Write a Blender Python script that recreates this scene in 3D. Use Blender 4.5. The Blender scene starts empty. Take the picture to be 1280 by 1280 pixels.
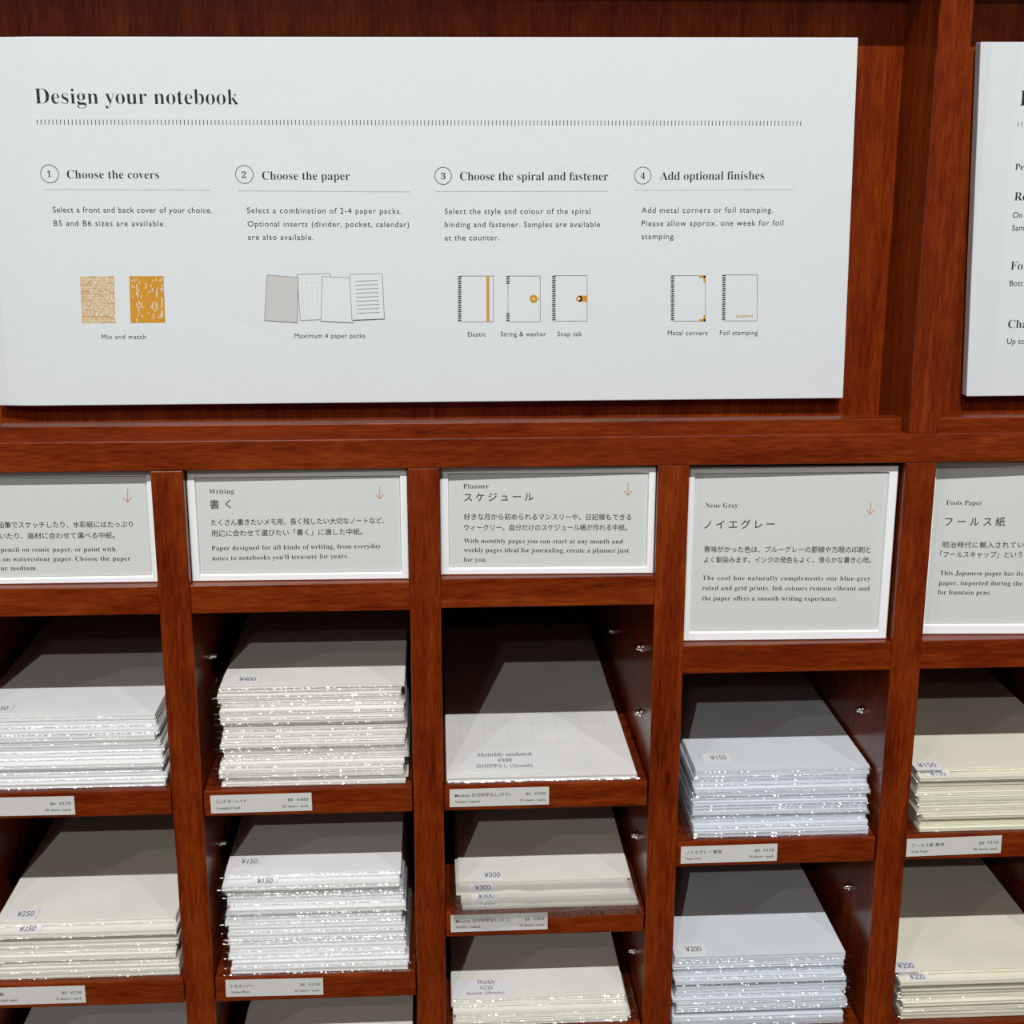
# -*- coding: utf-8 -*-
import bpy, bmesh, math, random
from mathutils import Vector, Matrix, noise

SC = bpy.context.scene
COL = SC.collection

# ------------------------------------------------------------------ camera
cam_data = bpy.data.cameras.new('camera')
cam = bpy.data.objects.new('camera', cam_data)
COL.objects.link(cam)
rt = Vector((0.99846946, -0.05529378, 0.00115894))
up = Vector((0.01275797, 0.25066621, 0.96798951))
fw = Vector((0.05381431, 0.96649317, -0.25098799))
m = Matrix((rt, up, -fw)).transposed().to_4x4()
m.translation = Vector((0.17720, -0.83098, 0.16813))
cam.matrix_world = m
cam_data.sensor_fit = 'HORIZONTAL'
cam_data.sensor_width = 36.0
cam_data.lens = 36.0 * 1704.78 / 1280.0
cam_data.clip_start = 0.02
cam_data.clip_end = 50
SC.camera = cam

# ------------------------------------------------------------------ world, lamps, exposure
world = bpy.data.worlds.new('shop_ambient')
SC.world = world
world.use_nodes = True
bg = world.node_tree.nodes['Background']
bg.inputs[0].default_value = (1.0, 0.93, 0.86, 1)
bg.inputs[1].default_value = 0.12

def spot(name, loc, target, watts, colour=(1, 1, 1), radius=0.012, cone=60):
    d = bpy.data.lights.new(name, 'SPOT')
    d.energy = watts
    d.color = colour
    d.shadow_soft_size = radius
    d.spot_size = math.radians(cone)
    d.spot_blend = 0.6
    o = bpy.data.objects.new(name, d)
    COL.objects.link(o)
    o.location = loc
    o.rotation_euler = (Vector(target) - Vector(loc)).to_track_quat('-Z', 'Y').to_euler()
    return o

CEIL = 1.95                       # height of the ceiling tracks over the cabinet's rail
TGT = (0.22, 0.0, -0.30)
# near track: a row of spotlights parallel to the cabinet
spot('track_spotlight_main', (0.20, -1.90, CEIL), TGT, 242, (1.0, 0.998, 0.985))
spot('track_spotlight_side', (-0.78, -1.90, CEIL), TGT, 34, (1.0, 0.998, 0.985))
spot('track_spotlight_end', (1.25, -1.90, CEIL), TGT, 40, (1.0, 0.998, 0.985))
# far track
spot('far_track_spotlight', (-0.70, -3.70, CEIL), TGT, 138, (1.0, 0.97, 0.92))
spot('far_track_spotlight_neighbour', (-0.72, -4.55, CEIL), TGT, 16, (1.0, 0.95, 0.88))
spot('aisle_spotlight', (-2.6, -2.90, CEIL), TGT, 40, (1.0, 0.97, 0.93))

SC.view_settings.view_transform = 'Standard'
SC.view_settings.look = 'None'
SC.view_settings.exposure = 0.0
SC.view_settings.gamma = 1.0
SC.view_settings.use_curve_mapping = False
try:
    SC.cycles.transparent_max_bounces = 40
    SC.cycles.max_bounces = 10
except Exception:
    pass

# ------------------------------------------------------------------ materials
def new_mat(name):
    mt = bpy.data.materials.new(name)
    mt.use_nodes = True
    nt = mt.node_tree
    return mt, nt, nt.nodes['Principled BSDF']

def setin(n, **kw):
    for k, v in kw.items():
        n.inputs[k.replace('_', ' ')].default_value = v

def plain(name, col, rough=0.6, spec=0.3, metal=0.0):
    mt, nt, p = new_mat(name)
    setin(p, Base_Color=(*col, 1), Roughness=rough, Metallic=metal)
    p.inputs['Specular IOR Level'].default_value = spec
    return mt

def wood(name, axis):
    """red mahogany veneer, grain along the given axis"""
    mt, nt, p = new_mat(name)
    L = nt.links.new
    N = nt.nodes.new
    tc = N('ShaderNodeTexCoord'); oi = N('ShaderNodeObjectInfo')
    off = N('ShaderNodeVectorMath'); off.operation = 'SCALE'
    off.inputs[0].default_value = (3.1, 5.7, 2.3)
    L(oi.outputs['Random'], off.inputs['Scale'])
    add = N('ShaderNodeVectorMath'); add.operation = 'ADD'
    L(tc.outputs['Object'], add.inputs[0]); L(off.outputs[0], add.inputs[1])
    def mapped(scale_along, scale_across):
        mp = N('ShaderNodeMapping')
        s = [scale_across] * 3
        s[axis] = scale_along
        mp.inputs['Scale'].default_value = s
        L(add.outputs[0], mp.inputs['Vector'])
        return mp.outputs[0]
    fine = N('ShaderNodeTexNoise'); setin(fine, Scale=1.0, Detail=5.0, Roughness=0.62, Distortion=0.3)
    L(mapped(70, 560), fine.inputs['Vector'])
    band = N('ShaderNodeTexNoise'); setin(band, Scale=1.0, Detail=3.0, Roughness=0.5, Distortion=0.9)
    L(mapped(7, 95), band.inputs['Vector'])
    blot = N('ShaderNodeTexNoise'); setin(blot, Scale=1.0, Detail=2.0, Roughness=0.5)
    L(mapped(24, 50), blot.inputs['Vector'])
    m1 = N('ShaderNodeMath'); m1.operation = 'MULTIPLY'; m1.inputs[1].default_value = 0.46
    L(fine.outputs[0], m1.inputs[0])
    m2 = N('ShaderNodeMath'); m2.operation = 'MULTIPLY_ADD'; m2.inputs[1].default_value = 0.36
    L(band.outputs[0], m2.inputs[0]); L(m1.outputs[0], m2.inputs[2])
    m3 = N('ShaderNodeMath'); m3.operation = 'MULTIPLY_ADD'; m3.inputs[1].default_value = 0.18
    L(blot.outputs[0], m3.inputs[0]); L(m2.outputs[0], m3.inputs[2])
    cr = N('ShaderNodeValToRGB')
    e = cr.color_ramp.elements
    e[0].position = 0.33; e[0].color = (0.058, 0.0050, 0.0011, 1)
    e[1].position = 0.73; e[1].color = (0.268, 0.049, 0.0058, 1)
    k = cr.color_ramp.elements.new(0.49); k.color = (0.145, 0.0185, 0.0022, 1)
    L(m3.outputs[0], cr.inputs[0]); L(cr.outputs[0], p.inputs['Base Color'])
    rr = N('ShaderNodeMapRange'); setin(rr, To_Min=0.17, To_Max=0.28)
    L(fine.outputs[0], rr.inputs[0]); L(rr.outputs[0], p.inputs['Roughness'])
    p.inputs['Specular IOR Level'].default_value = 0.26
    bp = N('ShaderNodeBump'); setin(bp, Strength=0.10, Distance=0.0004)
    L(fine.outputs[0], bp.inputs['Height']); L(bp.outputs[0], p.inputs['Normal'])
    return mt

def paper(name, col, rough=0.75, mottled=0.0, bump=0.0, layered=False):
    mt, nt, p = new_mat(name)
    L = nt.links.new
    N = nt.nodes.new
    setin(p, Base_Color=(*col, 1), Roughness=rough)
    p.inputs['Specular IOR Level'].default_value = 0.2
    tc = N('ShaderNodeTexCoord')
    if mottled or layered:
        mp = N('ShaderNodeMapping')
        mp.inputs['Scale'].default_value = (20, 20, 1500) if layered else (1, 1, 1)
        L(tc.outputs['Object'], mp.inputs['Vector'])
        n = N('ShaderNodeTexNoise'); setin(n, Scale=1.0 if layered else 900.0, Detail=2.0)
        L(mp.outputs[0], n.inputs['Vector'])
        mr = N('ShaderNodeMapRange'); setin(mr, From_Min=0.3, From_Max=0.7, To_Min=1 - mottled, To_Max=1.0)
        L(n.outputs[0], mr.inputs[0])
        mx = N('ShaderNodeVectorMath'); mx.operation = 'SCALE'
        mx.inputs[0].default_value = col
        L(mr.outputs[0], mx.inputs['Scale']); L(mx.outputs[0], p.inputs['Base Color'])
    if bump:
        n2 = N('ShaderNodeTexNoise'); setin(n2, Scale=14.0, Detail=4.0, Roughness=0.55, Distortion=0.6)
        L(tc.outputs['Object'], n2.inputs['Vector'])
        n3 = N('ShaderNodeTexNoise'); setin(n3, Scale=700.0, Detail=2.0)
        L(tc.outputs['Object'], n3.inputs['Vector'])
        b1 = N('ShaderNodeBump'); setin(b1, Strength=bump, Distance=0.004)
        L(n2.outputs[0], b1.inputs['Height'])
        b2 = N('ShaderNodeBump'); setin(b2, Strength=0.25, Distance=0.0003)
        L(n3.outputs[0], b2.inputs['Height']); L(b1.outputs[0], b2.inputs['Normal'])
        L(b2.outputs[0], p.inputs['Normal'])
    return mt

def clear_film(name, base=0.028, rough=0.16, strength=0.55, scale=420.0, dist=0.0012):
    """thin clear plastic: see-through with a glossy, slightly crinkled surface"""
    mt, nt, p = new_mat(name)
    nt.nodes.remove(p)
    L = nt.links.new
    N = nt.nodes.new
    out = nt.nodes['Material Output']
    tr = N('ShaderNodeBsdfTransparent'); tr.inputs[0].default_value = (0.985, 0.986, 0.988, 1)
    gl = N('ShaderNodeBsdfGlossy'); gl.inputs['Roughness'].default_value = rough
    tc = N('ShaderNodeTexCoord')
    mp = N('ShaderNodeMapping'); mp.inputs['Scale'].default_value = (1, 1, 2.5)
    L(tc.outputs['Object'], mp.inputs['Vector'])
    n = N('ShaderNodeTexNoise'); setin(n, Scale=scale, Detail=2.0, Roughness=0.6)
    L(mp.outputs[0], n.inputs['Vector'])
    b = N('ShaderNodeBump'); setin(b, Strength=strength, Distance=dist)
    L(n.outputs[0], b.inputs['Height']); L(b.outputs[0], gl.inputs['Normal'])
    fr0 = N('ShaderNodeLayerWeight'); fr0.inputs['Blend'].default_value = 0.5
    pw = N('ShaderNodeMath'); pw.operation = 'POWER'; pw.inputs[1].default_value = 4.0
    L(fr0.outputs['Facing'], pw.inputs[0])
    fr = N('ShaderNodeMath'); fr.operation = 'MULTIPLY_ADD'; fr.inputs[1].default_value = 0.36; fr.inputs[2].default_value = base
    L(pw.outputs[0], fr.inputs[0])
    mx = N('ShaderNodeMixShader')
    L(fr.outputs[0], mx.inputs[0]); L(tr.outputs[0], mx.inputs[1]); L(gl.outputs[0], mx.inputs[2])
    L(mx.outputs[0], out.inputs['Surface'])
    return mt

WX = wood('mahogany_grain_across', 0)
WZ = wood('mahogany_grain_upright', 2)
WY = wood('mahogany_grain_deep', 1)
BOARD = paper('sign_board_white', (0.655, 0.695, 0.715), 0.6, 0.03, 0.16)
CARD = paper('card_pale_grey', (0.60, 0.632, 0.615), 0.7, 0.04)
LABEL = paper('shelf_label_stock', (0.60, 0.595, 0.57), 0.7, 0.04)
STICKER = plain('price_sticker_stock', (0.82, 0.825, 0.84), 0.45)
FRAME = plain('white_acrylic', (0.86, 0.88, 0.90), 0.18, 0.5)
INK = plain('black_ink', (0.022, 0.022, 0.028), 0.6, 0.15)
INK_SOFT = plain('grey_ink', (0.16, 0.16, 0.17), 0.6, 0.15)
INK_BLUE = plain('blue_grey_ink', (0.10, 0.11, 0.18), 0.6, 0.15)
OCHRE = plain('ochre_ink', (0.56, 0.27, 0.030), 0.6, 0.15)
OCHRE_PALE = plain('pale_ochre_ink', (0.66, 0.42, 0.16), 0.6, 0.15)
ORANGE = plain('orange_ink', (0.62, 0.19, 0.035), 0.6, 0.15)
GREY_FILL = plain('grey_fill_ink', (0.52, 0.52, 0.51), 0.6, 0.15)
WHITE_FILL = plain('white_fill_ink', (0.655, 0.695, 0.715), 0.6, 0.2)
STEEL = plain('steel', (0.75, 0.74, 0.72), 0.22, 0.5, 1.0)
FILM = clear_film('clear_sleeve_film')
SEAM = clear_film('clear_sleeve_seam', 0.12, 0.13, 0.12, 700.0, 0.0006)
FLOOR = plain('floor_grey', (0.20, 0.17, 0.15), 0.6)
PAPER = {
    'white': paper('paper_white', (0.92, 0.93, 0.93), 0.75, 0.08, layered=True),
    'cream': paper('paper_cream', (0.92, 0.91, 0.85), 0.75, 0.08, layered=True),
    'ivory': paper('paper_ivory', (0.91, 0.895, 0.81), 0.75, 0.08, layered=True),
    'warm': paper('paper_warm_white', (0.91, 0.91, 0.88), 0.75, 0.08, layered=True),
    'bluegrey': paper('paper_blue_grey', (0.80, 0.85, 0.905), 0.75, 0.08, layered=True),
    'yellow': paper('paper_pale_yellow', (0.92, 0.90, 0.74), 0.75, 0.08, layered=True),
}

# ------------------------------------------------------------------ helpers
def link_mesh(name, bm, mats, parent=None, smooth=False):
    me = bpy.data.meshes.new(name)
    bm.normal_update()
    bm.to_mesh(me)
    bm.free()
    for mt in (mats if isinstance(mats, (list, tuple)) else [mats]):
        me.materials.append(mt)
    if smooth:
        for f in me.polygons:
            f.use_smooth = True
    o = bpy.data.objects.new(name, me)
    COL.objects.link(o)
    if parent is not None:
        o.parent = parent
    return o

def empty(name, loc=(0, 0, 0), rz=0.0):
    o = bpy.data.objects.new(name, None)
    o.empty_display_size = 0.02
    COL.objects.link(o)
    o.location = loc
    o.rotation_euler = (0, 0, rz)
    return o

def tag(o, label, cat, group=None):
    o['label'] = label
    o['category'] = cat
    if group:
        o['group'] = group
    return o

def add_box(bm, x0, x1, y0, y1, z0, z1, bev=0.0):
    vs = [bm.verts.new((x, y, z)) for x in (x0, x1) for y in (y0, y1) for z in (z0, z1)]
    q = [(0, 1, 3, 2), (4, 6, 7, 5), (0, 4, 5, 1), (2, 3, 7, 6), (0, 2, 6, 4), (1, 5, 7, 3)]
    fs = [bm.faces.new([vs[i] for i in f]) for f in q]
    if bev:
        es = list({e for f in fs for e in f.edges})
        bmesh.ops.bevel(bm, geom=es, offset=bev, segments=2, profile=0.5, affect='EDGES')

def board(name, x0, x1, y0, y1, z0, z1, mt, parent, bev=0.0006):
    bm = bmesh.new()
    add_box(bm, x0, x1, y0, y1, z0, z1, bev)
    return link_mesh(name, bm, mt, parent)

BOLD = {}
for i in range(26):
    BOLD[chr(65 + i)] = chr(0x1D400 + i)
    BOLD[chr(97 + i)] = chr(0x1D41A + i)
for i in range(10):
    BOLD[chr(48 + i)] = chr(0x1D7CE + i)

def text_geo(s, font, width, em):
    """outlines of one line of type as flat polygons: left edge at u=0, baseline at v=0, fitted to width"""
    cu = bpy.data.curves.new('type', 'FONT')
    cu.body = ''.join(BOLD.get(c, c) for c in s) if font in 'sSH' else s
    cu.size = 1.0
    cu.resolution_u = 3
    cu.offset = {'S': -0.0122, 'H': -0.0095, 's': -0.0068, 'g': 0.001, 'j': 0.007}[font]
    ob = bpy.data.objects.new('type', cu)
    def mesh_at(sp):
        cu.space_character = sp
        me = bpy.data.meshes.new_from_object(ob)
        xs = [v.co.x for v in me.vertices]
        return me, min(xs), max(xs)
    me, a, b = mesh_at(1.0)
    want = width / em
    if len(s) > 1 and width > 0:
        me2, a2, b2 = mesh_at(1.5)
        per = ((b2 - a2) - (b - a)) / 0.5
        bpy.data.meshes.remove(me2)
        sp = 1.0 + (want - (b - a)) / per if per > 1e-6 else 1.0
        sp = min(max(sp, 0.97), 1.7)
        bpy.data.meshes.remove(me)
        me, a, b = mesh_at(sp)
    kx = width / (b - a) if width > 0 else em
    verts = [((v.co.x - a) * kx, v.co.y * em) for v in me.vertices]
    faces = [tuple(p.vertices) for p in me.polygons]
    bpy.data.meshes.remove(me)
    bpy.data.objects.remove(ob)
    bpy.data.curves.remove(cu)
    return verts, faces

class Print:
    """printed matter: flat polygons in a sheet's own (u, v) plane, turned into one mesh"""
    def __init__(self, place):
        self.place = place            # (u, v, layer) -> 3D point
        self.bm = bmesh.new()
        self.mats = []
    def mi(self, mt):
        if mt not in self.mats:
            self.mats.append(mt)
        return self.mats.index(mt)
    def poly(self, pts, mt, layer=0):
        f = self.bm.faces.new([self.bm.verts.new(self.place(u, v, layer)) for u, v in pts])
        f.material_index = self.mi(mt)
    def line(self, a, b, w, mt, layer=0):
        d = Vector((b[0] - a[0], b[1] - a[1]))
        n = Vector((-d.y, d.x)).normalized() * (w / 2)
        self.poly([(a[0] - n.x, a[1] - n.y), (b[0] - n.x, b[1] - n.y), (b[0] + n.x, b[1] + n.y), (a[0] + n.x, a[1] + n.y)], mt, layer)
    def outline(self, pts, w, mt, layer=0):
        for i in range(len(pts)):
            self.line(pts[i], pts[(i + 1) % len(pts)], w, mt, layer)
    def disc(self, c, r, mt, layer=0, n=24):
        self.poly([(c[0] + r * math.cos(2 * math.pi * i / n), c[1] + r * math.sin(2 * math.pi * i / n)) for i in range(n)], mt, layer)
    def ring(self, c, r, w, mt, layer=0, n=36):
        pt = lambda rr, i: (c[0] + rr * math.cos(2 * math.pi * i / n), c[1] + rr * math.sin(2 * math.pi * i / n))
        for i in range(n):
            self.poly([pt(r - w / 2, i), pt(r - w / 2, i + 1), pt(r + w / 2, i + 1), pt(r + w / 2, i)][::-1], mt, layer)
    def type(self, s, font, u0, v0, u1, v1, em, mt, layer=0):
        d = Vector((u1 - u0, v1 - v0))
        w = d.length
        d = d.normalized() if w > 0 else Vector((1, 0))
        vs, fs = text_geo(s, font, w, em)
        nv = [self.bm.verts.new(self.place(u0 + x * d.x - y * d.y, v0 + x * d.y + y * d.x, layer)) for x, y in vs]
        k = self.mi(mt)
        for f in fs:
            try:
                g = self.bm.faces.new([nv[i] for i in f])
                g.material_index = k
            except ValueError:
                pass
    def build(self, name, parent):
        return link_mesh(name, self.bm, self.mats, parent)

# ------------------------------------------------------------------ printed lines: text, face, left x, baseline z, right x, baseline z, size
SIGN_TEXT = [
    ('Design your notebook','S',-0.06396,0.19999,0.05827,0.19987,0.01311),
    ('Choose the covers','H',-0.04849,0.15588,0.00747,0.15576,0.00732),
    ('Choose the paper','H',0.0706,0.1552,0.1248,0.15498,0.00737),
    ('Choose the spiral and fastener','H',0.19328,0.15486,0.28635,0.15489,0.00743),
    ('Add optional finishes','H',0.31931,0.15505,0.38562,0.15546,0.00749),
    ('1','s',-0.06039,0.15669,-0.05811,0.15669,0.00541),
    ('2','s',0.05811,0.15626,0.06091,0.15626,0.00546),
    ('3','s',0.18129,0.15549,0.18429,0.15549,0.0055),
    ('4','s',0.30685,0.15573,0.3099,0.15573,0.00554),
    ('Select a front and back cover of your choice.','g',-0.05879,0.13547,0.03866,0.13499,0.00495),
    ('B5 and B6 sizes are available.','g',-0.05882,0.12727,0.00959,0.12693,0.00497),
    ('Select a combination of 2-4 paper packs.','g',0.06035,0.13493,0.15646,0.13439,0.00499),
    ('Optional inserts (divider, pocket, calendar)','g',0.06035,0.12666,0.16102,0.12617,0.005),
    ('are also available.','g',0.06012,0.1186,0.10098,0.11832,0.00502),
    ('Select the style and colour of the spiral','g',0.1835,0.13422,0.2755,0.13423,0.00503),
    ('binding and fastener. Samples are available','g',0.18346,0.12608,0.2818,0.12604,0.00504),
    ('at the counter.','g',0.18337,0.11791,0.21778,0.11794,0.00506),
    ('Add metal corners or foil stamping.','g',0.30814,0.13474,0.39228,0.13496,0.00507),
    ('Please allow approx. one week for foil','g',0.30835,0.12659,0.39941,0.12686,0.00508),
    ('stamping.','g',0.30856,0.11841,0.33012,0.11852,0.00509),
    ('Mix and match','g',-0.03467,0.05685,-0.00696,0.05669,0.00426),
    ('Maximum 4 paper packs','g',0.08683,0.0568,0.1317,0.05659,0.0043),
    ('Elastic','g',0.19745,0.05712,0.20894,0.05711,0.00433),
    ('String & washer','g',0.21869,0.0571,0.24796,0.05704,0.00433),
    ('Snap tab','g',0.25532,0.05699,0.27104,0.05701,0.00434),
    ('Metal corners','g',0.32708,0.0572,0.35322,0.0571,0.00436),
    ('Foil stamping','g',0.36126,0.05711,0.38614,0.05707,0.00437),
]
SIGN2_TEXT = [
    ('F','S',0.54645,0.20073,0.55548,0.20076,0.01362),
    ('Pe','H',0.54738,0.16143,0.55364,0.16143,0.0056),
    ('Re','H',0.54868,0.14241,0.55655,0.14241,0.00762),
    ('On','g',0.54867,0.13151,0.55577,0.1315,0.00515),
    ('Sam','g',0.54891,0.12338,0.55894,0.12337,0.00516),
    ('Foil','H',0.55037,0.09856,0.56138,0.09852,0.00772),
    ('Bott','g',0.55068,0.088,0.56081,0.08796,0.00521),
    ('Cha','H',0.5522,0.06067,0.56456,0.06061,0.0078),
    ('Up to','g',0.55249,0.05015,0.56451,0.05008,0.00527),
]
H1_TEXT = [
    ('鉛筆でスケッチしたり、水彩紙にはたっぷり','j',-0.0987,-0.05611,-0.01498,-0.05675,0.0045),
    ('いたり、画材に合わせて選べる中紙。','j',-0.09789,-0.06339,-0.02673,-0.06374,0.00451),
    ('pencil on comic paper, or paint with','s',-0.09818,-0.07195,-0.02687,-0.07265,0.00434),
    ('s on watercolour paper. Choose the paper','s',-0.10048,-0.0782,-0.01807,-0.07884,0.00435),
    ('ur medium.','s',-0.0993,-0.08417,-0.0765,-0.08431,0.00436),
]
H2_TEXT = [
    ('Writing','s',0.03375,-0.03583,0.04914,-0.03571,0.00443),
    ('書く','j',0.03375,-0.04503,0.04694,-0.04479,0.00628),
    ('たくさん書きたいメモ用、長く残したい大切なノートなど、','j',0.0339,-0.05611,0.14286,-0.05588,0.00453),
    ('用途に合わせて選びたい「書く」に適した中紙。','j',0.03361,-0.06327,0.12878,-0.06305,0.00454),
    ('Paper designed for all kinds of writing, from everyday','s',0.03326,-0.07273,0.14021,-0.07236,0.00438),
    ("notes to notebooks you'll treasure for years.",'s',0.03325,-0.07938,0.11938,-0.07879,0.00439),
]
H3_TEXT = [
    ('Planner','s',0.19307,-0.03458,0.20916,-0.03446,0.00446),
    ('スケジュール','j',0.19341,-0.04266,0.23762,-0.04244,0.00634),
    ('好きな月から初められるマンスリーや、日記帳もできる','j',0.19317,-0.05472,0.30033,-0.0557,0.00458),
    ('ウィークリー。自分だけのスケジュール帳が作れる中紙。','j',0.19327,-0.06185,0.2979,-0.06251,0.00459),
    ('With monthly pages you can start at any month and','s',0.19305,-0.07043,0.29526,-0.07154,0.00442),
    ('weekly pages ideal for journaling, create a planner just','s',0.193,-0.07649,0.29928,-0.07765,0.00443),
    ('for you.','s',0.19295,-0.083,0.20798,-0.08302,0.00444),
]
H4_TEXT = [
    ('Neue Gray','s',0.34872,-0.04929,0.36963,-0.04945,0.00444),
    ('ノイエグレー','j',0.34835,-0.06312,0.39425,-0.06311,0.0067),
    ('青味がかった色は、ブルーグレーの罫線や方眼の印刷と','j',0.34878,-0.07895,0.45811,-0.08021,0.00466),
    ('よく馴染みます。インクの発色もよく、滑らかな書き心地。','j',0.34904,-0.08603,0.4589,-0.08718,0.00467),
    ('The cool hue naturally complements our blue-grey','s',0.34859,-0.09808,0.45922,-0.09955,0.0045),
    ('ruled and grid prints. Ink colours remain vibrant and','s',0.34869,-0.10496,0.45916,-0.10647,0.00451),
    ('the paper offers a smooth writing experience.','s',0.34884,-0.11198,0.43799,-0.11329,0.00452),
]
H5_TEXT = [
    ('Fools Paper','s',0.50769,-0.05026,0.53104,-0.0504,0.00449),
    ('フールス紙','j',0.50767,-0.06404,0.54748,-0.06416,0.00678),
    ('明治時代に輸入されてい','j',0.50741,-0.07902,0.56098,-0.07927,0.00471),
    ('「フールスキャップ」というイ','j',0.50634,-0.08556,0.5654,-0.0859,0.00472),
    ('This Japanese paper has its','s',0.50737,-0.09809,0.5626,-0.09864,0.00456),
    ('paper, imported during the','s',0.50712,-0.10493,0.56273,-0.10551,0.00457),
    ('for fountain pens.','s',0.50706,-0.11146,0.5425,-0.11184,0.00458),
]
SIGN_STAMP = [
    ('kakimori','s',0.37144,0.06845,0.38245,0.06855,0.00311),
]

# ------------------------------------------------------------------ floor
bm = bmesh.new()
add_box(bm, -3.2, 3.4, -5.2, 0.46, -1.40, -1.35)
fl = link_mesh('floor', bm, FLOOR)
fl['kind'] = 'structure'
WALL = plain('wall_paint', (0.55, 0.52, 0.48), 0.8)
for nm, dims in (('wall_back', (-3.2, 3.4, 0.40, 0.46, -1.40, 2.06)), ('ceiling', (-3.2, 3.4, -5.2, 0.46, 2.06, 2.12))):
    bm = bmesh.new()
    add_box(bm, *dims)
    wl = link_mesh(nm, bm, WALL)
    wl['kind'] = 'structure'

# ------------------------------------------------------------------ cabinet
cab = tag(empty('display_cabinet', (0, 0, -1.35)), 'dark red mahogany display cabinet with open pigeonholes below and a sign bay above', 'cabinet')
ORG = Vector((0, 0, 1.35))
cab_parts = []
def cpart(name, *a, **k):
    o = board(name, *a, parent=None, **k) if False else board(*((name,) + a), cab, **k)
    o.location = ORG
    return o

DIV = [(-0.316, -0.2962), (-0.158, -0.1382), (0.0, 0.0199), (0.1582, 0.1782), (0.3156, 0.3356), (0.4740, 0.4940), (0.632, 0.652), (0.790, 0.810)]
DEPTH = 0.375
TOPZ = -0.0188
dividers = []
for i, (a, b) in enumerate(DIV):
    dividers.append(cpart('divider', a, b, 0.0, DEPTH, -1.35, TOPZ, WZ))
cpart('front_rail', DIV[0][0], DIV[-1][1], 0.0, DEPTH, TOPZ, 0.0, WX)
cpart('back_panel', DIV[0][0], DIV[-1][1], DEPTH, DEPTH + 0.012, -1.35, 0.0, WZ)
# upper sign bay
cpart('upper_back_panel', DIV[0][0], DIV[-1][1], 0.0600, 0.0780, 0.0, 0.62, WZ)
STILE = [(-0.316, -0.2962), (-0.158, -0.1382), (0.4740, 0.4940), (0.790, 0.810)]
for a, b in STILE:
    cpart('stile', a, b, 0.0, 0.0600, 0.0, 0.62, WZ)
for (a0, a), (b, b1) in zip(STILE[:-1], STILE[1:]):
    cpart('ledge', a, b, 0.0120, 0.0240, -0.0010, 0.0078, WX, bev=0.0008)
    cpart('header_rail', a, b, 0.0, 0.0600, 0.289, 0.345, WX)
# card rails under the card holders and the shelves
RAIL = {-1: (-0.1120, -0.0932), 0: (-0.1120, -0.0932), 1: (-0.1120, -0.0930), 2: (-0.1110, -0.0915), 3: (-0.1591, -0.1398), 4: (-0.1590, -0.1392), 5: (-0.1590, -0.1392)}
BAY = {k: (DIV[k + 1][1], DIV[k + 2][0]) for k in range(-1, 6)}       # bay 0 is the first one in view
for k, (z0, z1) in RAIL.items():
    x0, x1 = BAY[k]
    cpart('card_rail', x0, x1, 0.0008, DEPTH, z0, z1, WX)
SHELF = {-1: (-0.234, -0.374), 0: (-0.2330, -0.3745, -0.446), 1: (-0.2350, -0.3745, -0.446), 2: (-0.2350, -0.3297, -0.4210),
         3: (-0.2810, -0.430), 4: (-0.2805, -0.430), 5: (-0.281, -0.430)}
for k, zs in SHELF.items():
    x0, x1 = BAY[k]
    for z in zs:
        cpart('shelf', x0 + 0.0004, x1 - 0.0008, 0.0012, DEPTH, z - 0.0185, z, WX, bev=0.0009)
    for z in (-0.62, -0.84, -1.06):
        cpart('shelf', x0 + 0.0004, x1 - 0.0008, 0.0012, DEPTH, z - 0.0185, z, WX)
cpart('plinth', DIV[0][1], DIV[-1][0], 0.01, 0.03, -1.35, -1.28, WX)

# shelf pins in the dividers' side faces
def pin_mesh():
    bm = bmesh.new()
    n = 14
    prof = [(0.0, 0.0034), (0.0006, 0.0034), (0.0012, 0.0028), (0.0016, 0.0022), (0.0030, 0.0021), (0.0040, 0.0018), (0.0044, 0.0008)]
    rings = [[bm.verts.new((d, r * math.cos(2 * math.pi * i / n), r * math.sin(2 * math.pi * i / n))) for i in range(n)] for d, r in prof]
    for a, b in zip(rings[:-1], rings[1:]):
        for i in range(n):
            bm.faces.new([a[i], a[(i + 1) % n], b[(i + 1) % n], b[i]])
    bm.faces.new(rings[-1])
    bm.faces.new(rings[0][::-1])
    return bm
pin_proto = None
for dv, x, sgn, y, z in ((2, 0.0199, 1, 0.0589, -0.1619), (2, 0.0199, 1, 0.0561, -0.3015), (4, 0.3156, -1, 0.0446, -0.1562),
                         (4, 0.3156, -1, 0.0425, -0.2036), (4, 0.3156, -1, 0.1915, -0.1960), (4, 0.3156, -1, 0.0436, -0.2973),
                         (4, 0.3156, -1, 0.0442, -0.3900), (5, 0.4740, -1, 0.0503, -0.2079), (5, 0.4740, -1, 0.0510, -0.3471)):
    if pin_proto is None:
        o = pin_proto = link_mesh('shelf_pin', pin_mesh(), STEEL, dividers[dv], smooth=True)
        o['label'] = 'small steel shelf pin'
    else:
        o = pin_proto.copy()
        COL.objects.link(o)
        o.parent = dividers[dv]
    o.location = (x, y, z)
    o.rotation_euler = (0, 0, 0 if sgn > 0 else math.pi)

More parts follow.
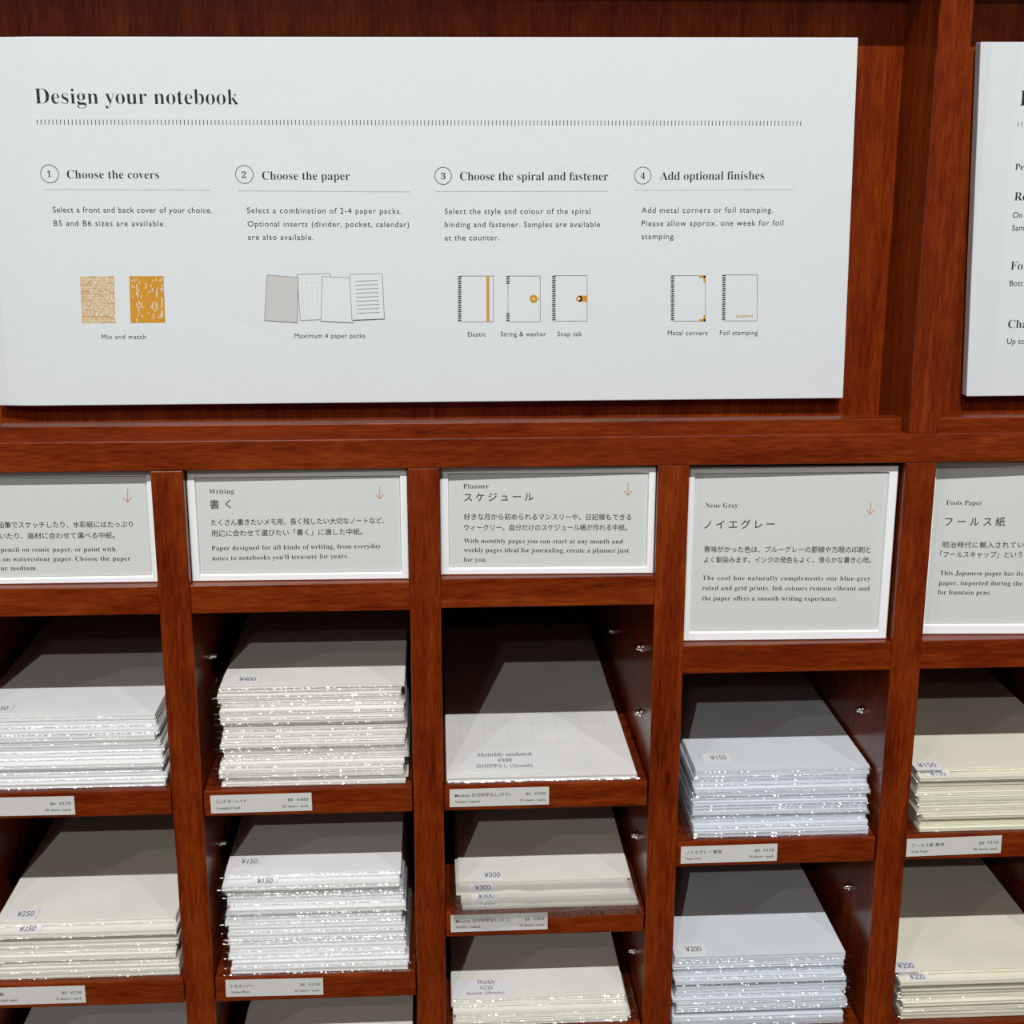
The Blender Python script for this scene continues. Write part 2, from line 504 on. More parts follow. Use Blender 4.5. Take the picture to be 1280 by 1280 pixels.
# ------------------------------------------------------------------ sign boards
def sign_mesh(x_left, x_crease, x_right, z0, z1, tilt, yf, th):
    """board standing upright, its covering folded back a little at the left end"""
    bm = bmesh.new()
    cols = []
    hgt = z1 - z0
    lean = lambda x, z: x + tilt * (z - z0)
    rise = lambda x, z: z + (0.0025 if z == z1 else 0.0006) * (x - x_left) / 0.54
    xs = []                                       # (x at the bottom, x at the top, depth set back at bottom, at top)
    if x_crease is not None:
        cb, ct = x_crease
        for f in (0.0, 0.5, 1.0):
            xb = x_left + (cb - x_left) * f
            xt = lean(x_left, z1) + (ct - lean(x_left, z1)) * f
            xs.append((xb, xt, 0.15 * (cb - xb), 0.15 * (ct - xt)))
        xs0, xt0 = cb, ct
    else:
        xs0, xt0 = x_left, lean(x_left, z1)
        xs.append((xs0, xt0, 0.0, 0.0))
    n = 8
    for i in range(1, n + 1):
        xs.append((xs0 + (x_right - xs0) * i / n, xt0 + (lean(x_right, z1) - xt0) * i / n, 0.0, 0.0))
    for xb, xt, db, dt in xs:
        cols.append([bm.verts.new((xb, yf + db, rise(xb, z0))), bm.verts.new((xt, yf + dt, rise(xt, z1))),
                     bm.verts.new((xt, yf + th + dt * 0.3, rise(xt, z1))), bm.verts.new((xb, yf + th + db * 0.3, rise(xb, z0)))])
    for a, b in zip(cols[:-1], cols[1:]):
        for i in range(4):
            bm.faces.new([a[i], b[i], b[(i + 1) % 4], a[(i + 1) % 4]])
    bm.faces.new(cols[0][::-1])
    bm.faces.new(cols[-1])
    bmesh.ops.recalc_face_normals(bm, faces=bm.faces)
    long_edges = [e for e in bm.edges if len(e.link_faces) == 2 and e.calc_face_angle(0) > 1.0]
    bmesh.ops.bevel(bm, geom=long_edges, offset=0.0006, segments=2, profile=0.5, affect='EDGES')
    return bm

SY = 0.0474
big = tag(empty('sign_board', (0.18, SY, 0.0145)), 'wide white notice board headed Design your notebook, above the pigeonholes', 'sign')
def in_sign(root):
    o = root.location.copy()
    return lambda u, v, layer: (u - o.x, (SY - 0.00012 - 0.00006 * layer) - o.y, v - o.z)
bo = link_mesh('board', sign_mesh(-0.1035, (-0.0849, -0.0624), 0.4453, 0.0142, 0.2384, -0.0205, SY, 0.0075), BOARD, big)
bo.location = (-0.18, -SY, -0.0145)
# the crease follows the photo's slanting fold: text and rules
pr = Print(in_sign(big))
for t in SIGN_TEXT:
    pr.type(*t, INK)
for i in range(203):
    f = i / 202
    x = -0.0638 + f * (0.4072 + 0.0638)
    z = 0.1877 + f * 0.0005
    pr.line((x, z), (x + 0.00006, z + 0.0030), 0.00042, INK)
for c, r in (((-0.05892, 0.1586), 0.0054), ((0.05978, 0.15833), 0.0054), ((0.18281, 0.15753), 0.0052), ((0.30832, 0.15778), 0.0052)):
    pr.ring(c, r, 0.00036, INK)
for (x0, z0), (x1, z1) in (((-0.0631, 0.14917), (0.03876, 0.14887)), ((0.05537, 0.14844), (0.16245, 0.1478)), ((0.1782, 0.14804), (0.28678, 0.14817)), ((0.30373, 0.14866), (0.40545, 0.14915))):
    n = int((x1 - x0) / 0.00095)
    for i in range(n):
        f = i / n
        pr.line((x0 + (x1 - x0) * f, z0 + (z1 - z0) * f), (x0 + (x1 - x0) * f + 0.0005, z0 + (z1 - z0) * f), 0.00034, INK_SOFT)
pr.build('lettering', big)

rnd = random.Random(4)
def quad_pt(q, s, t):
    """point of a quad (TL, TR, BR, BL): s across, t down"""
    a = Vector(q[0]).lerp(Vector(q[1]), s)
    b = Vector(q[3]).lerp(Vector(q[2]), s)
    return tuple(a.lerp(b, t))
# step 1: two patterned covers
pr = Print(in_sign(big))
cA = [(-0.04532, 0.09629), (-0.02425, 0.09637), (-0.0253, 0.06683), (-0.04636, 0.06674)]
cB = [(-0.01485, 0.09619), (0.00646, 0.09627), (0.00574, 0.06707), (-0.016, 0.06688)]
rows = 30
for r in range(rows):
    s = 0.0
    t = (r + 0.5) / rows
    while s < 1:
        e = min(1.0, s + rnd.uniform(0.05, 0.3))
        pr.line(quad_pt(cA, s, t), quad_pt(cA, e, t), 0.00066, OCHRE_PALE if rnd.random() < 0.75 else OCHRE)
        s = e + rnd.uniform(0.01, 0.04)
pr.poly(cB, OCHRE)
for i in range(72):
    s, t = rnd.uniform(0.03, 0.97), rnd.uniform(0.03, 0.9)
    if 0.35 < s < 0.62 and rnd.random() < 0.75:
        continue
    l = rnd.choice([0.03, 0.04, 0.05, 0.06, 0.14])
    pr.line(quad_pt(cB, s, t), quad_pt(cB, s, min(0.99, t + l)), 0.0005, WHITE_FILL, 1)
pr.build('cover_drawing', big)
# step 2: four sheets of paper
pr = Print(in_sign(big))
LW = 0.00030
gq = [(0.07101, 0.0968), (0.09061, 0.09508), (0.08887, 0.06653), (0.06825, 0.06816)]
dq = [(0.08983, 0.09698), (0.11067, 0.09751), (0.11192, 0.06865), (0.09086, 0.06805)]
bq = [(0.10572, 0.09563), (0.12586, 0.09461), (0.12446, 0.06634), (0.10392, 0.06752)]
lq = [(0.12289, 0.09687), (0.14341, 0.09741), (0.14429, 0.06884), (0.1236, 0.06808)]
pr.poly(dq, WHITE_FILL, 0); pr.outline(dq, LW, INK_SOFT, 1)
for i in range(6):
    for j in range(9):
        pr.disc(quad_pt(dq, 0.12 + 0.15 * i, 0.1 + 0.1 * j), 0.00022, INK_SOFT, 1, 6)
pr.poly(gq, GREY_FILL, 2); pr.outline(gq, LW, INK_SOFT, 3)
pr.poly(bq, WHITE_FILL, 4); pr.outline(bq, LW, INK_SOFT, 5)
pr.poly(lq, WHITE_FILL, 6); pr.outline(lq, LW, INK_SOFT, 7)
for j in range(9):
    t = 0.15 + 0.088 * j
    pr.line(quad_pt(lq, 0.16, t), quad_pt(lq, 0.86, t), 0.00034, INK_SOFT, 7)
pr.build('paper_drawing', big)
# steps 3 and 4: notebooks
def notebook(pr, q, full=True):
    pr.outline(q, LW, INK_SOFT)
    n = 21
    for i in range(n):
        t = (i + 0.3) / n
        if not full and 0.2 < t < 0.82:
            continue
        a = quad_pt(q, 0.0, t)
        pr.line((a[0] - 0.0012, a[1] - 0.0001), (a[0] + 0.0011, a[1] + 0.0002), 0.00062, INK, 1)
pr = Print(in_sign(big))
e = [(0.19263, 0.09563), (0.21403, 0.09556), (0.21396, 0.06649), (0.19238, 0.0666)]
s = [(0.22337, 0.09553), (0.24398, 0.09546), (0.24417, 0.06633), (0.22338, 0.06644)]
t = [(0.25274, 0.09568), (0.2741, 0.09561), (0.27454, 0.06658), (0.253, 0.06669)]
notebook(pr, e); notebook(pr, s, False); notebook(pr, t)
pr.poly([(0.20959, 0.0956), (0.21134, 0.0956), (0.21138, 0.0665), (0.20963, 0.0665)], OCHRE, 2)
pr.disc((0.23981, 0.08107), 0.0026, OCHRE, 2); pr.disc((0.23981, 0.08107), 0.0006, WHITE_FILL, 3)
pr.line((0.2424, 0.08107), (0.24405, 0.08107), 0.0002, OCHRE, 2)
pr.poly([(0.2691, 0.0830), (0.2743, 0.0830), (0.2743, 0.0791), (0.2691, 0.0791)], OCHRE, 2)
pr.disc((0.2692, 0.08105), 0.00195, OCHRE, 2); pr.disc((0.2692, 0.08105), 0.0008, WHITE_FILL, 3)
pr.build('fastener_drawing', big)
pr = Print(in_sign(big))
mq = [(0.32914, 0.09542), (0.35044, 0.09535), (0.35152, 0.06618), (0.33004, 0.06629)]
fq = [(0.36247, 0.09577), (0.38412, 0.09569), (0.38529, 0.06621), (0.36346, 0.06632)]
notebook(pr, mq); notebook(pr, fq)
for (x, z), sz in (((0.35050, 0.0954), -1), ((0.3515, 0.0662), 1)):
    pr.poly([(x - 0.0042, z), (x, z), (x, z + sz * 0.0013), (x - 0.0042, z + sz * 0.0013)][::sz], OCHRE, 2)
    pr.poly([(x - 0.0013, z), (x, z), (x, z + sz * 0.0040), (x - 0.0013, z + sz * 0.0040)][::sz], OCHRE, 2)
for tt in SIGN_STAMP:
    pr.type(*tt, OCHRE, 1)
pr.build('finish_drawing', big)

small = tag(empty('sign_board', (0.65, SY, 0.0153)), 'white notice board cut off by the edge, right of the upright wooden post', 'sign')
sb = link_mesh('board', sign_mesh(0.5285, None, 0.775, 0.0153, 0.2388, -0.046, SY, 0.0085), BOARD, small)
sb.location = (-0.65, -SY, -0.0153)
pr = Print(in_sign(small))
for s, font, u0, v0, u1, v1, em in SIGN2_TEXT:
    pr.type(s, font, u0, v0, u0, v0, em, INK)         # the rest of each line runs out of the photo
for i in range(6):
    x = 0.5468 + i * 0.00233
    pr.line((x, 0.1882), (x + 0.00006, 0.1909), 0.00042, INK)
pr.build('lettering', small)

# ------------------------------------------------------------------ card holders
def card_holder(x0, x1, z0, z1, yl, yr, band, texts, arrow, label, cut=None):
    """white acrylic holder with a raised rim and a printed card; it leans on the rail below"""
    cx = (x0 + x1) / 2
    root = tag(empty('card_holder', (cx, (yl + yr) / 2, z0), math.atan2(yr - yl, x1 - x0)), label, 'sign holder', 'white card holders under the rail')
    bl, br, bb, bt = band
    w0, w1, h = x0 - cx, x1 - cx, z1 - z0
    bm = bmesh.new()
    # outer loop, rim front loop, inner lip loop
    o = [(w0, 0), (w1, 0), (w1, h), (w0, h)]
    i1 = [(w0 + bl, bb), (w1 - br, bb), (w1 - br, h - bt), (w0 + bl, h - bt)]
    i2 = [(w0 + bl + 0.0007, bb + 0.0010), (w1 - br - 0.0007, bb + 0.0010), (w1 - br - 0.0007, h - bt - 0.0006), (w0 + bl + 0.0007, h - bt - 0.0006)]
    e = 0.0005
    of = [(w0 + e, e), (w1 - e, e), (w1 - e, h - e), (w0 + e, h - e)]
    loops = []
    for pts, y in ((o, 0.0046), (o, e), (of, 0.0), (i1, 0.0), (i2, 0.0022)):
        loops.append([bm.verts.new((x, y, z)) for x, z in pts])
    for a, b in zip(loops[:-1], loops[1:]):
        for k in range(4):
            bm.faces.new([a[k], a[(k + 1) % 4], b[(k + 1) % 4], b[k]])
    bm.faces.new(loops[-1])
    bm.faces.new(loops[0][::-1])
    bmesh.ops.recalc_face_normals(bm, faces=bm.faces)
    link_mesh('frame', bm, FRAME, root)
    bm = bmesh.new()
    cxa, cxb = w0 + bl + 0.0009, w1 - br - 0.0009
    add_box(bm, cxa, cxb, 0.0015, 0.0021, bb + 0.0012, h - bt - 0.0008)
    card = link_mesh('card', bm, CARD, root)
    pr = Print(lambda u, v, l: (u - cx, 0.00142, v - z0))
    for t in texts:
        pr.type(*t, INK)
    pr.build('lettering', card)
    if arrow:
        (ax, az), (bx, bz) = arrow
        pr = Print(lambda u, v, l: (u - cx, 0.00142, v - z0))
        pr.line((ax, az), (bx, bz), 0.00045, ORANGE)
        pr.line((bx - 0.0026, bz + 0.0030), (bx, bz), 0.00045, ORANGE)
        pr.line((bx + 0.0026, bz + 0.0030), (bx, bz), 0.00045, ORANGE)
        ao = pr.build('arrow', card)
        ao['label'] = 'orange arrow pointing down'
    return root

card_holder(-0.1380, -0.0004, -0.0930, -0.0205, 0.0088, 0.0085, (0.0045, 0.0040, 0.0032, 0.0030), H1_TEXT, ((-0.01662, -0.03226), (-0.0172, -0.04064)),
            'white card holder about comic and watercolour paper, over the first stacks at the edge')
card_holder(0.0203, 0.1576, -0.0928, -0.0203, 0.0080, 0.0064, (0.0048, 0.0042, 0.0036, 0.0045), H2_TEXT, ((0.14043, -0.03186), (0.14024, -0.04006)),
            'white card holder with the Writing card, over the tall cream stack')
card_holder(0.1784, 0.3152, -0.0913, -0.0205, 0.0092, 0.0056, (0.0050, 0.0042, 0.0036, 0.0040), H3_TEXT, ((0.29771, -0.03115), (0.2979, -0.03953)),
            'white card holder with the Planner card, over the single monthly pack')
card_holder(0.3362, 0.4722, -0.1396, -0.0222, 0.0100, 0.0072, (0.0048, 0.0056, 0.0052, 0.0040), H4_TEXT, ((0.456, -0.04621), (0.45615, -0.05454)),
            'taller white card holder with the Neue Gray card, over the blue-grey stack')
card_holder(0.4962, 0.6305, -0.1390, -0.0215, 0.0130, 0.0070, (0.0030, 0.0050, 0.0060, 0.0030), H5_TEXT, None,
            'taller white card holder with the Fools Paper card, over the pale yellow stack')

# ------------------------------------------------------------------ shelf labels
def shelf_label(x0, z0, x1, z1, left, right, label, rot=0.0):
    """left/right: up to two lines of small type each; sits on the shelf's front edge"""
    bm = bmesh.new()
    w, h = x1 - x0, z1 - z0
    add_box(bm, 0, w, -0.0006, 0.0, 0, h)
    o = tag(link_mesh('shelf_label', bm, LABEL), label, 'label', 'price labels on the shelf edges')
    o.location = (x0, 0.0011, z0)
    o.rotation_euler = (0, rot, 0)
    for block in (left, right):
        if block:
            pr = Print(lambda u, v, l: (u, -0.00068, v))
            for s, font, u0, u1, v, em in block:
                pr.type(s, font, u0, v, u1, v, em, INK)
            pr.build('lettering', o)
    return o

W = 0.0663
def std(title, tw, sub, sw, price, sheets, tfont='j'):
    l = [(title, tfont, 0.0035, 0.0035 + tw, 0.0072, 0.0030), (sub, 's', 0.0035, 0.0035 + sw, 0.0028, 0.0027)]
    r = [('B6', 's', W - 0.0157, W - 0.0122, 0.0072, 0.0030), (price, 's', W - 0.0098, W - 0.0024, 0.0072, 0.0030),
         (sheets + ' sheets / pack', 's', W - 0.0195, W - 0.0024, 0.0028, 0.0026)]
    return l, r
l, r = std('紙', 0.003, 'paper', 0.006, '¥150', '10')
shelf_label(-0.0634 - W, -0.2490, -0.0634, -0.2360, [], r, 'price label reading B6 ¥150 under the white stack at the edge', 0.004)
l, r = std('水彩紙', 0.010, 'Watercolour paper', 0.016, '¥250', '6')
l = [('水彩紙', 'j', W - 0.0640, W - 0.0541, 0.0072, 0.0030), ('Watercolour paper', 's', W - 0.0640, W - 0.0455, 0.0028, 0.0027)]
shelf_label(-0.0672 - W, -0.3896, -0.0672, -0.3766, l, r, 'price label reading B6 ¥250 under the short cream stack at the edge', 0.004)
l, r = std('コンケラーレイド', 0.0200, 'Conqueror Laid', 0.0155, '¥400', '10')
shelf_label(0.0248, -0.2509, 0.0248 + W, -0.2382, l, r, 'price label reading ¥400 under the tall cream stack of the Writing column', -0.006)
l, r = std('トモエリバー', 0.0165, 'Tomoe River', 0.0130, '¥150', '25')
shelf_label(0.0275, -0.3888, 0.0275 + W, -0.3760, l, r, 'price label reading ¥150 under the tall white stack of the Writing column', 0.010)
l, r = std('Monthly 日付印字なし(タテ)', 0.0370, 'Monthly Undated', 0.0165, '¥300', '13')
shelf_label(0.1822, -0.2505, 0.1822 + W, -0.2378, l, r, 'price label reading Monthly ¥300 under the single sheet pack', -0.004)
l, r = std('Monthly 日付印字なし(ヨコ)', 0.0370, 'Monthly Undated', 0.0165, '¥300', '13')
shelf_label(0.1820, -0.3441, 0.1820 + W, -0.3314, l, r, 'price label reading Monthly ¥300 under the low pile of four overhanging packs', -0.003)
l, r = std('ノイエグレー 無地', 0.0245, 'Neue Gray', 0.0105, '¥150', '18')
shelf_label(0.3388, -0.2969, 0.3388 + W, -0.2843, l, r, 'price label reading ¥150 under the upper blue-grey stack', -0.006)
l, r = std('フールス紙 無地', 0.0225, 'Fools Paper', 0.0120, '¥150', '18')
shelf_label(0.4950, -0.2961, 0.4950 + W, -0.2830, l, r, 'price label reading ¥150 under the upper pale yellow stack', -0.014)

# ------------------------------------------------------------------ paper packs
DEEP = 0.318
def sheets_mesh(w, t, seed):
    r = random.Random(seed)
    bm = bmesh.new()
    n = 4
    for i in range(n):
        z0, z1 = t * i / n, t * (i + 1) / n - 0.00004
        dx, dy = r.uniform(-0.0005, 0.0005), r.uniform(0.0, 0.0009)
        if i == n - 1:
            dx = dy = 0.0
        add_box(bm, -w / 2 + dx, w / 2 + dx, dy, DEEP - 0.012 + dy, z0, z1)
    return bm

def sleeve_mesh(w, t, ext, el, er, seed, crinkle):
    """flat clear sleeve round a block of sheets: a closed tube across the front, pinched at both sides"""
    bm = bmesh.new()
    nx = 132
    nl = 6
    cols = []
    for i in range(nx + 1):
        x = -w / 2 - el + (w + el + er) * i / nx
        over = max(0.0, -w / 2 - x, x - w / 2)
        lim = el if x < 0 else er
        k = max(0.0, 1.0 - over / max(lim * 0.55, 1e-4))
        hh = 0.00010 + (t / 2 + 0.00006) * (k ** 0.6)
        nz = noise.noise(Vector((x * 60, seed * 3.7, 0.0)))
        nf = noise.noise(Vector((x * 420, seed * 1.3, 5.0)))
        droop = (abs(nz) * 0.0016 - 0.0003) * min(1.0, over / 0.004)
        zc = t / 2 + droop
        ex = ext * (0.9 + 0.25 * nz) + 0.0004 * nf
        ring = [(DEEP, zc + hh), (0.05, zc + hh), (0.012, zc + hh), (-0.0003, zc + hh * 0.98)]
        for j in range(1, nl):
            a = math.pi * j / nl
            q = noise.noise(Vector((x * 640, seed * 2.1 + j * 1.9, 9.0)))
            q2 = noise.noise(Vector((x * 600, seed * 4.3 + j * 2.3, 21.0)))
            ring.append((-0.0003 - ex * math.sin(a) + 0.00050 * crinkle * q, zc + hh * math.cos(a) * (1 - 0.25 * math.sin(a)) + 0.00036 * crinkle * q2))
        ring += [(-0.0003, zc - hh * 0.98), (0.012, zc - hh), (0.05, zc - hh), (DEEP, zc - hh)]
        cols.append([bm.verts.new((x, y, min(max(z, -0.00022), t + 0.0003 + max(0.0, droop)))) for y, z in ring])
    m = len(cols[0])
    for a, b in zip(cols[:-1], cols[1:]):
        for k in range(m - 1):
            f = bm.faces.new([a[k], b[k], b[k + 1], a[k + 1]])
            if 3 <= k < m - 4 or a is cols[0] or b is cols[-1]:
                f.material_index = 1
    for c in (cols[0], cols[-1]):
        for k in range(m // 2 - 1):
            q = [c[k], c[k + 1], c[m - 2 - k], c[m - 1 - k]]
            if len(set(q)) == 4:
                bm.faces.new(q)
    bmesh.ops.recalc_face_normals(bm, faces=bm.faces)
    return bm

ORD = ['', 'second', 'third', 'fourth', 'fifth', 'sixth', 'seventh', 'eighth', 'ninth', 'tenth', 'eleventh', 'twelfth', 'thirteenth',
       'fourteenth', 'fifteenth', 'sixteenth', 'seventeenth', 'eighteenth', 'nineteenth', 'twentieth', 'twenty-first', 'twenty-second', 'twenty-third']
seed_no = [0]
def mesh_kit(w, t, mt, lip, sl, sr, crinkle):
    """a few sheet blocks and sleeves of one thickness, shared by the packs of one stack"""
    kit = []
    for v in range(6):
        seed_no[0] += 1
        r = random.Random(seed_no[0])
        a = link_mesh('paper_sheets', sheets_mesh(w, t, seed_no[0]), mt)
        b = link_mesh('clear_sleeve', sleeve_mesh(w, t, r.uniform(*lip), r.uniform(*sl), r.uniform(*sr), seed_no[0], crinkle * (0.25, 0.6, 0.85, 0.95, 1.0, 1.1)[v]), [FILM, SEAM], smooth=True)
        for p in b.data.polygons:
            p.use_smooth = p.material_index == 0
        kit.append((a, b))
    return kit

def stack(zs, n, h, xb, xt, yb, yt, w, colour, what, group, seed, jx=0.0022, jy=0.003, crinkle=1.0, custom=None, lip=(0.0014, 0.0050), sl=(0.0050, 0.0075), sr=(0.0032, 0.0048)):
    """n packs from the shelf upwards; returns the packs, topmost last"""
    r = random.Random(seed)
    pitch = h / n
    t = pitch - 0.00045
    kit = mesh_kit(w, t, PAPER[colour], lip, sl, sr, crinkle)
    used = set()
    packs = []
    for i in range(n):
        f = i / max(1, n - 1)
        x = xb + (xt - xb) * f + (r.uniform(-jx, jx) if 0 < i < n - 1 else 0)
        y = yb + (yt - yb) * f + (r.uniform(-jy, jy) if 0 < i < n - 1 else 0)
        rz = math.radians(r.uniform(-0.32, 0.32)) if i < n - 1 else 0.0
        if custom:
            x, y, rz = custom[i]
        k = n - 1 - i
        where = 'topmost' if k == 0 else ('bottom' if i == 0 else ORD[k] + ' from the top')
        if n == 1:
            where = 'the only one'
        root = empty('paper_pack', (x, max(y, 0.0035) if not custom else y, zs + i * pitch + 0.00045), rz)
        tag(root, ('sleeved %s, %s %s' % (what[0], where, what[1])) if n > 1 else 'sleeved monthly planner pack lying alone under the Planner card', 'paper pack', group)
        v = r.randrange(6)
        for src in kit[v]:
            if src.name not in used:
                o = src
                used.add(src.name)
            else:
                o = src.copy()
                COL.objects.link(o)
            o.parent = root
        packs.append(root)
    for a, b in kit:
        for o in (a, b):
            if o.parent is None:
                bpy.data.objects.remove(o)
    return packs, pitch

def sticker(pack, x0, y0, x1, y1, z, lines, slant=0.0, label='white price sticker', ink=INK_BLUE):
    """printed sticker lying on a pack; x/y world corners, lines: (text, font, u0, u1, v, em) in world x / y"""
    o = pack.location
    bm = bmesh.new()
    c = [(x0, y0), (x1, y0), (x1, y1), (x0, y1)]
    vs = []
    for zz in (z, z + 0.00014):
        vs.append([bm.verts.new((x - o.x, y - o.y + slant * (x - x0), zz - o.z)) for x, y in c])
    bm.faces.new(vs[0][::-1]); bm.faces.new(vs[1])
    for k in range(4):
        bm.faces.new([vs[0][k], vs[0][(k + 1) % 4], vs[1][(k + 1) % 4], vs[1][k]])
    s = link_mesh('price_sticker', bm, STICKER, pack)
    s['label'] = label
    pr = Print(lambda u, v, l: (u - o.x, v - o.y + slant * (u - x0), z + 0.0002 - o.z))
    for t, font, u0, u1, v, em in lines:
        pr.type(t, font, u0, v, u1, v, em, ink)
    pr.build('lettering', s)

PK = {}
def mk(key, *a, **k):
    PK[key] = stack(*a, **k)
    return PK[key]
#   shelf z, n, height, x bottom, x top, y bottom, y top, width, colour
mk('c1s1', -0.2330, 11, 0.0450, -0.0655, -0.0722, 0.005, 0.020, 0.121, 'white',
   ('white pack', 'of the upper stack under the comic-paper card'), 'white packs on the upper shelf of the edge column', 11, crinkle=0.40, sl=(0.0020, 0.0040), sr=(0.0018, 0.0030))
mk('c1s2', -0.3745, 9, 0.0395, -0.0645, -0.0668, 0.006, 0.015, 0.1210, 'ivory',
   ('cream pack', 'of the lower stack under the comic-paper card'), 'cream packs on the lower shelf of the edge column', 12, crinkle=0.38,  sr=(0.0012, 0.0020))
mk('c2s1', -0.2350, 21, 0.0648, 0.0925, 0.0921, 0.005, 0.024, 0.1212, 'cream',
   ('cream pack', 'of the ¥400 stack under the Writing card'), 'cream packs on the upper shelf of the Writing column', 13, sr=(0.0018, 0.0028))
mk('c2s2', -0.3745, 15, 0.0655, 0.0915, 0.0875, 0.004, 0.024, 0.1208, 'white',
   ('white pack', 'of the ¥150 stack below the ¥400 stack'), 'white packs on the second shelf of the Writing column', 14, sl=(0.0040, 0.0060), sr=(0.0026, 0.0040))
mk('c3s1', -0.2350, 1, 0.0036, 0.2443, 0.2443, 0.0045, 0.0045, 0.1272, 'warm',
   ('monthly planner pack', 'under the Planner card'), 'planner packs of the Planner column', 15, crinkle=0.4, sl=(0.0014, 0.0016), sr=(0.0062, 0.0065))
mk('c3s2', -0.3297, 4, 0.0098, 0.25, 0.25, 0, 0, 0.1205, 'ivory',
   ('monthly planner pack', 'of the four-pack pile below the single pack'), 'planner packs of the Planner column', 16,
   custom=[(0.2503, 0.0035, 0.003), (0.2496, 0.006, -0.003), (0.2462, 0.014, 0.003), (0.2482, 0.0265, 0.0)], lip=(0.010, 0.019), crinkle=1.4, sr=(0.0022, 0.0034))
mk('c3s3', -0.4210, 5, 0.0145, 0.2445, 0.2438, 0.004, 0.016, 0.1228, 'ivory',
   ('weekly planner pack', 'of the pile lowest in the Planner column'), 'planner packs of the Planner column', 17, sl=(0.0020, 0.0028), sr=(0.0058, 0.0080))
mk('c4s1', -0.2810, 15, 0.0442, 0.4085, 0.4113, 0.006, 0.020, 0.1208, 'bluegrey',
   ('blue-grey pack', 'of the upper blue-grey stack under Neue Gray card'), 'blue-grey packs on the upper shelf', 18, sr=(0.0008, 0.0015))
mk('c4s2', -0.4300, 16, 0.0520, 0.4000, 0.4012, 0.006, 0.015, 0.1222, 'bluegrey',
   ('blue-grey pack', 'of the lower, ¥200 blue-grey stack'), 'blue-grey packs on the lower shelf', 19, sl=(0.0008, 0.0018), jx=0.0016)
mk('c5s1', -0.2805, 14, 0.0415, 0.5655, 0.5655, 0.005, 0.018, 0.1210, 'yellow',
   ('pale yellow pack', 'of upper yellow stack under Fools Paper card'), 'pale yellow packs on the upper shelf', 20, crinkle=0.38, sr=(0.0022, 0.0034))
mk('c5s2', -0.4300, 10, 0.0375, 0.5645, 0.5615, 0.008, 0.012, 0.1210, 'yellow',
   ('pale yellow pack', 'of the lower, ¥200 yellow stack'), 'pale yellow packs on the lower shelf', 21, crinkle=0.5, sl=(0.0040, 0.0060))
mk('c2s3', -0.4460, 2, 0.0062, 0.0930, 0.0930, 0.012, 0.012, 0.121, 'ivory',
   ('ivory pack', 'of the pile at the Writing column\'s foot'), 'ivory packs on the bottom shelf of the Writing column', 22)
mk('c1s3', -0.4460, 2, 0.0062, -0.0672, -0.0672, 0.012, 0.012, 0.121, 'white',
   ('pale pack', 'of the pile at the edge column\'s foot'), 'pale packs on the bottom shelf of the edge column', 23)

def top_of(key, k=0):
    """pack k places below the top of a stack, and the height of its upper face"""
    packs, pitch = PK[key]
    p = packs[len(packs) - 1 - k]
    return p, p.location.z + pitch - 0.00045 + 0.00036

def price(key, k, text, x, y, w=0.0112, em=0.0062, box=None):
    p, z = top_of(key, k)
    bx0, by0, bx1, by1 = box or (x - 0.006, y - 0.004, x + w + 0.003, y + 0.0105)
    sticker(p, bx0, by0, bx1, by1, z, [(text, 'g', x, x + w, y, em * 1.55)], label='white sticker reading ' + text)

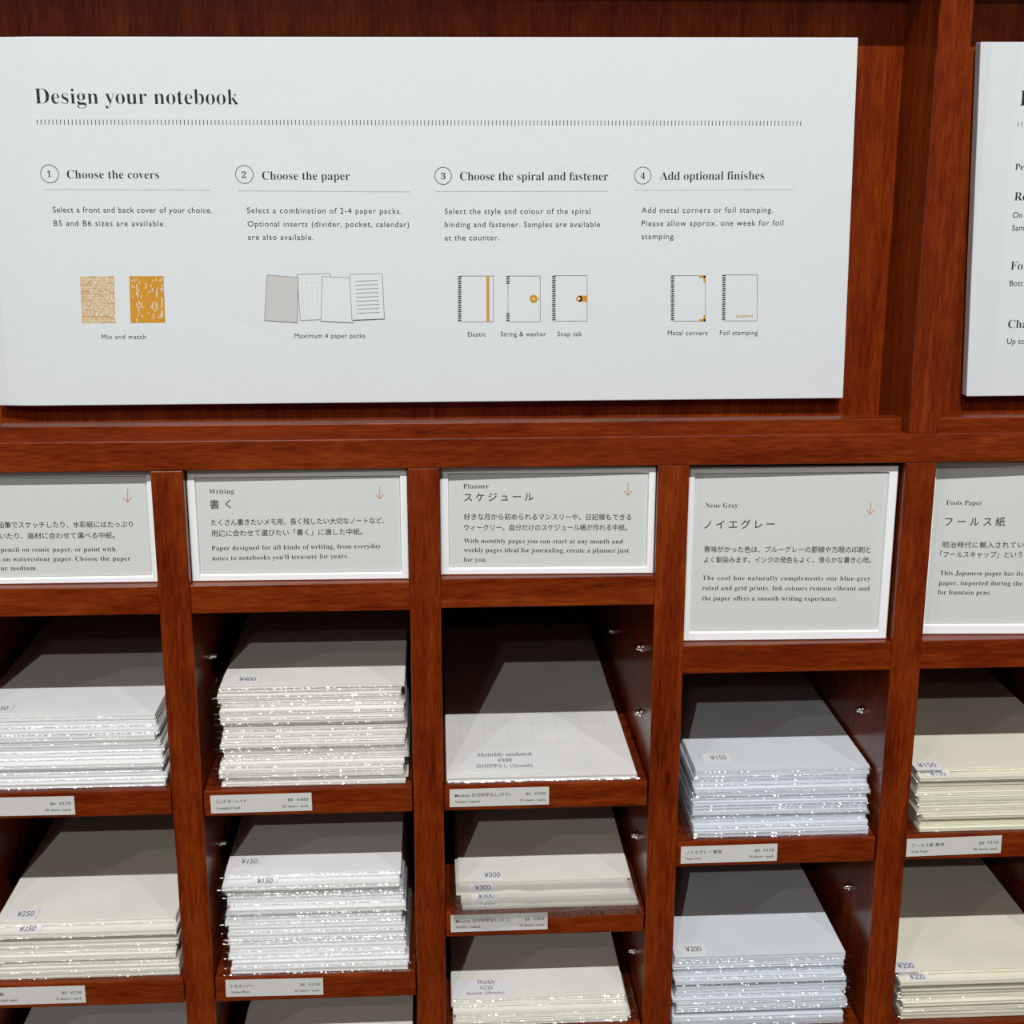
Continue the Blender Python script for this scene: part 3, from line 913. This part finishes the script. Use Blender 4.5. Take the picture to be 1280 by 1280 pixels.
price('c1s1', 0, '¥150', -0.1225, 0.0313)
price('c1s2', 0, '¥250', -0.1149, 0.0203, box=(-0.1210, 0.0165, -0.1010, 0.0300))
price('c2s1', 0, '¥400', 0.0425, 0.0304)
price('c2s2', 0, '¥150', 0.0364, 0.0375, box=(0.0290, 0.0325, 0.0500, 0.0486))
price('c4s1', 0, '¥150', 0.3643, 0.0343)
price('c4s2', 0, '¥200', 0.3491, 0.0205)
price('c5s1', 0, '¥150', 0.5066, 0.0192, w=0.0125, box=(0.5030, 0.0145, 0.5215, 0.0290))
price('c5s2', 0, '¥200', 0.5015, 0.0140, w=0.0118, box=(0.4960, 0.0095, 0.5155, 0.0230))
for key, x in (('c1s2', -0.1105), ('c2s2', 0.0495), ('c5s1', 0.5125), ('c5s2', 0.5080)):
    top, second = top_of(key)[0], top_of(key, 1)[0]
    second.location.y = top.location.y - 0.0085           # the pack under the topmost one pokes out
    second.rotation_euler.z = 0.0
    y = second.location.y + 0.0012
    price(key, 1, '¥200' if key == 'c5s2' else ('¥250' if key == 'c1s2' else '¥150'), x, y + 0.001, w=0.0106, box=(x - 0.004, y, x + 0.0145, y + 0.013))

RULE = plain('pale_grey_rule', (0.78, 0.78, 0.76), 0.7, 0.15)
def ruled(key, xs, ys, x0, x1, y0, y1):
    p, z = top_of(key)
    o = p.location
    pr = Print(lambda u, v, l: (u - o.x, v - o.y, z - 0.00025 - o.z))
    for x in xs:
        pr.line((x, y0), (x, y1), 0.0004, RULE)
    for y in ys:
        pr.line((x0, y), (x1, y), 0.0005, RULE)
    pr.build('printed_grid', p)
ruled('c3s1', [0.1905 + 0.0175 * i for i in range(7)], [0.056, 0.092, 0.128, 0.164], 0.1905, 0.2955, 0.056, 0.164)
ruled('c3s2', [0.1985 + 0.0175 * i for i in range(7)], [0.046, 0.082, 0.118, 0.154], 0.1985, 0.3035, 0.046, 0.154)
ruled('c5s2', [], [0.030 + 0.012 * i for i in range(16)], 0.505, 0.618, 0, 0)

p, z = top_of('c3s1')
sticker(p, 0.1946, 0.0130, 0.2448, 0.0475, z, [('Monthly undated', 's', 0.2014, 0.2394, 0.0361, 0.0088), ('¥300', 's', 0.2153, 0.2251, 0.0267, 0.0080),
        ('日付印字なし (12month)', 'j', 0.2009, 0.2387, 0.0182, 0.0070)], label='white sticker reading Monthly undated', ink=INK_SOFT)
p, z = top_of('c3s3')
sticker(p, 0.1834, 0.0165, 0.2270, 0.0380, z, [('Weekly', 's', 0.2003, 0.2140, 0.0320, 0.0075), ('¥250', 's', 0.2023, 0.2114, 0.0252, 0.0065),
        ('4month (18weeks)', 's', 0.1924, 0.2195, 0.0195, 0.0050)], label='white sticker reading Weekly', ink=INK_SOFT)
price('c3s2', 0, '¥300', 0.2061, 0.0292, box=(0.2010, 0.0268, 0.2183, 0.0385))
price('c3s2', 1, '¥300', 0.1990, 0.0168, box=(0.1945, 0.0145, 0.2118, 0.0262))
price('c3s2', 2, '¥300', 0.2010, 0.0095, box=(0.1960, 0.0068, 0.2130, 0.0180))
price('c3s2', 3, '¥300', 0.2015, 0.0055, box=(0.1965, 0.0040, 0.2139, 0.0150))
